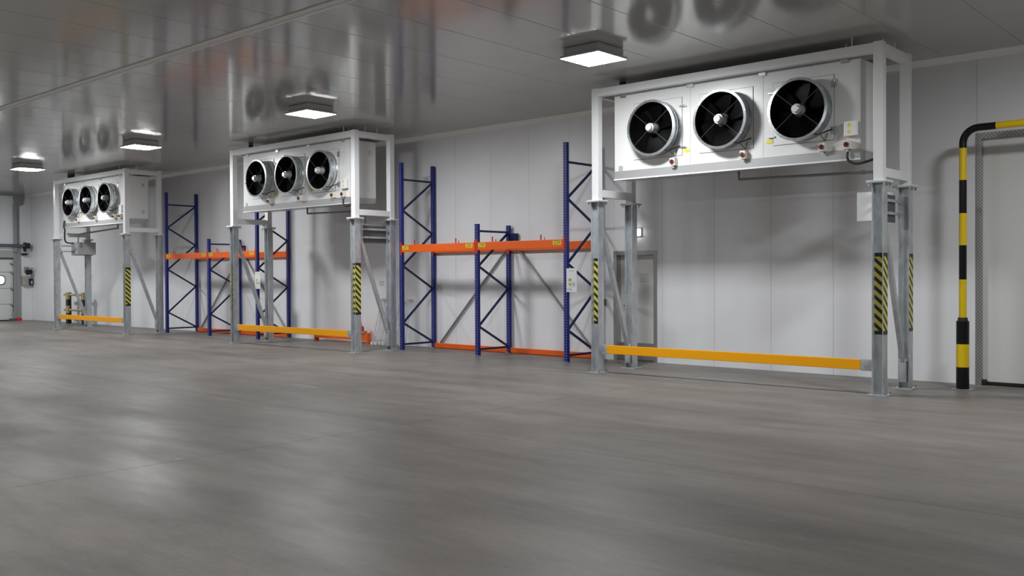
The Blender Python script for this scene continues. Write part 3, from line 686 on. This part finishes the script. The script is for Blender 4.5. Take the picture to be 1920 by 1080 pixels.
MB().box(-0.30, -0.10, 0.0, 0.03, 0.05, 0.08).build('bracket_arm', 'orange_dark', oc)
# wire panels leaning on the wall
def wire_panel(x, lean, n, h, label):
    o = thing('wire_panel', label, 'wire panel', (x, 0, 0), 'galvanised wire panels leaning on the wall')
    y0, y1 = -lean - 0.03, -0.03; hw = 0.065
    xk = lambda k: -hw + 2 * hw * k / (n - 1)
    for k in range(n): MB().tube([(xk(k), y0, 0.02), (xk(k), y1, h)], 0.0085, 6).build('wire', 'galvanised', o)
    for t_ in (0.97, 0.08): MB().bar((-hw - 0.015, y0 + (y1 - y0) * t_, 0.02 + (h - 0.02) * t_), (hw + 0.015, y0 + (y1 - y0) * t_, 0.02 + (h - 0.02) * t_), 0.016, 0.03).build('cross_bar', 'galvanised', o)
    for k in (0, n - 1): MB().box(xk(k) - 0.025, xk(k) + 0.025, y0 - 0.03, y0 + 0.03, 0.0, 0.07, 0.006).build('end_cap', 'white_paint', o)
wire_panel(-7.92, 0.30, 3, 1.08, 'galvanised wire panel leaning on the wall, leftmost, beside the loose orange beam')
wire_panel(-7.72, 0.24, 3, 1.05, 'galvanised wire panel leaning on the wall, second from the loose orange beam')
wire_panel(-7.27, 0.28, 4, 1.03, 'galvanised wire panel leaning on the wall, third from the loose orange beam')
wire_panel(-7.02, 0.22, 3, 1.08, 'galvanised wire panel leaning on the wall, rightmost, behind the blue upright')
# small guard barrier near the dock corner
gb = thing('guard_barrier', 'low dark post barrier with tan patches behind the farthest stand', 'barrier', (-24.35, -0.32, 0))
for px in (0.0, 1.22):
    p_ = MB().box(px - 0.09, px + 0.09, -0.06, 0.06, 0.0, 1.08, 0.006).build('barrier_post', 'black_paint', gb)
    for z0, z1 in ((0.84, 1.081), (0.36, 0.62)): MB().box(px - 0.06, px + 0.092, -0.064, -0.06, z0, z1).box(px + 0.090, px + 0.094, -0.06, 0.0, z0, z1).build('tan_patch', 'guard_tan', p_)
for z in (1.0, 0.47):
    MB().tube([(-0.32, 0, z), (1.36, 0, z)], 0.04, 12).build('barrier_rail', 'guard_tan', gb)
# dock light and control panel on the end wall
dl = thing('dock_light', 'black dock lamp on a folding arm beside the dock door', 'lamp', (X_END, -0.20, 1.85))
MB().box(0, 0.03, -0.08, 0.08, -0.06, 0.16, 0.005).build('wall_plate', 'mid_grey', dl)
MB().tube([(0.03, 0, 0.10), (0.35, 0.10, 0.10), (0.30, 0.0, 0.0)], 0.018, 8).build('arm', 'mid_grey', dl)
MB().tube([(0.20, -0.04, -0.05), (0.36, 0.03, -0.03)], [0.10, 0.09], 16).build('lamp_head', 'black_paint', dl)
cp = thing('dock_controller', 'small olive grey dock control panel with a dark screen beside the dock door', 'control panel', (X_END, -0.25, 1.30))
MB().box(0, 0.12, -0.13, 0.10, 0, 0.36, 0.01).build('panel_box', 'box_olive', cp)
sc_ = MB().box(0.0, 0.22, 0.105, 0.21, 0.02, 0.26, 0.012).build('screen_unit', 'black_paint', cp)
MB().box(0.2205, 0.2215, 0.125, 0.19, 0.06, 0.18).build('screen', 'print_grey', sc_)
rc = thing('wheel_chock', 'red plastic chock on the floor at the foot of the dock door track', 'chock', (X_END + 0.20, -0.58, 0))
MB().poly([(-0.06, -0.10, 0.0), (-0.06, 0.12, 0.0), (-0.06, 0.12, 0.06), (-0.06, 0.04, 0.11), (-0.06, -0.06, 0.08)], (0.12, 0, 0)).build('chock_wedge', 'red_plastic', rc)
MB().box(-0.05, 0.05, -0.30, -0.10, 0.0, 0.09, 0.01).build('chock_tail', 'dark_grey', rc)
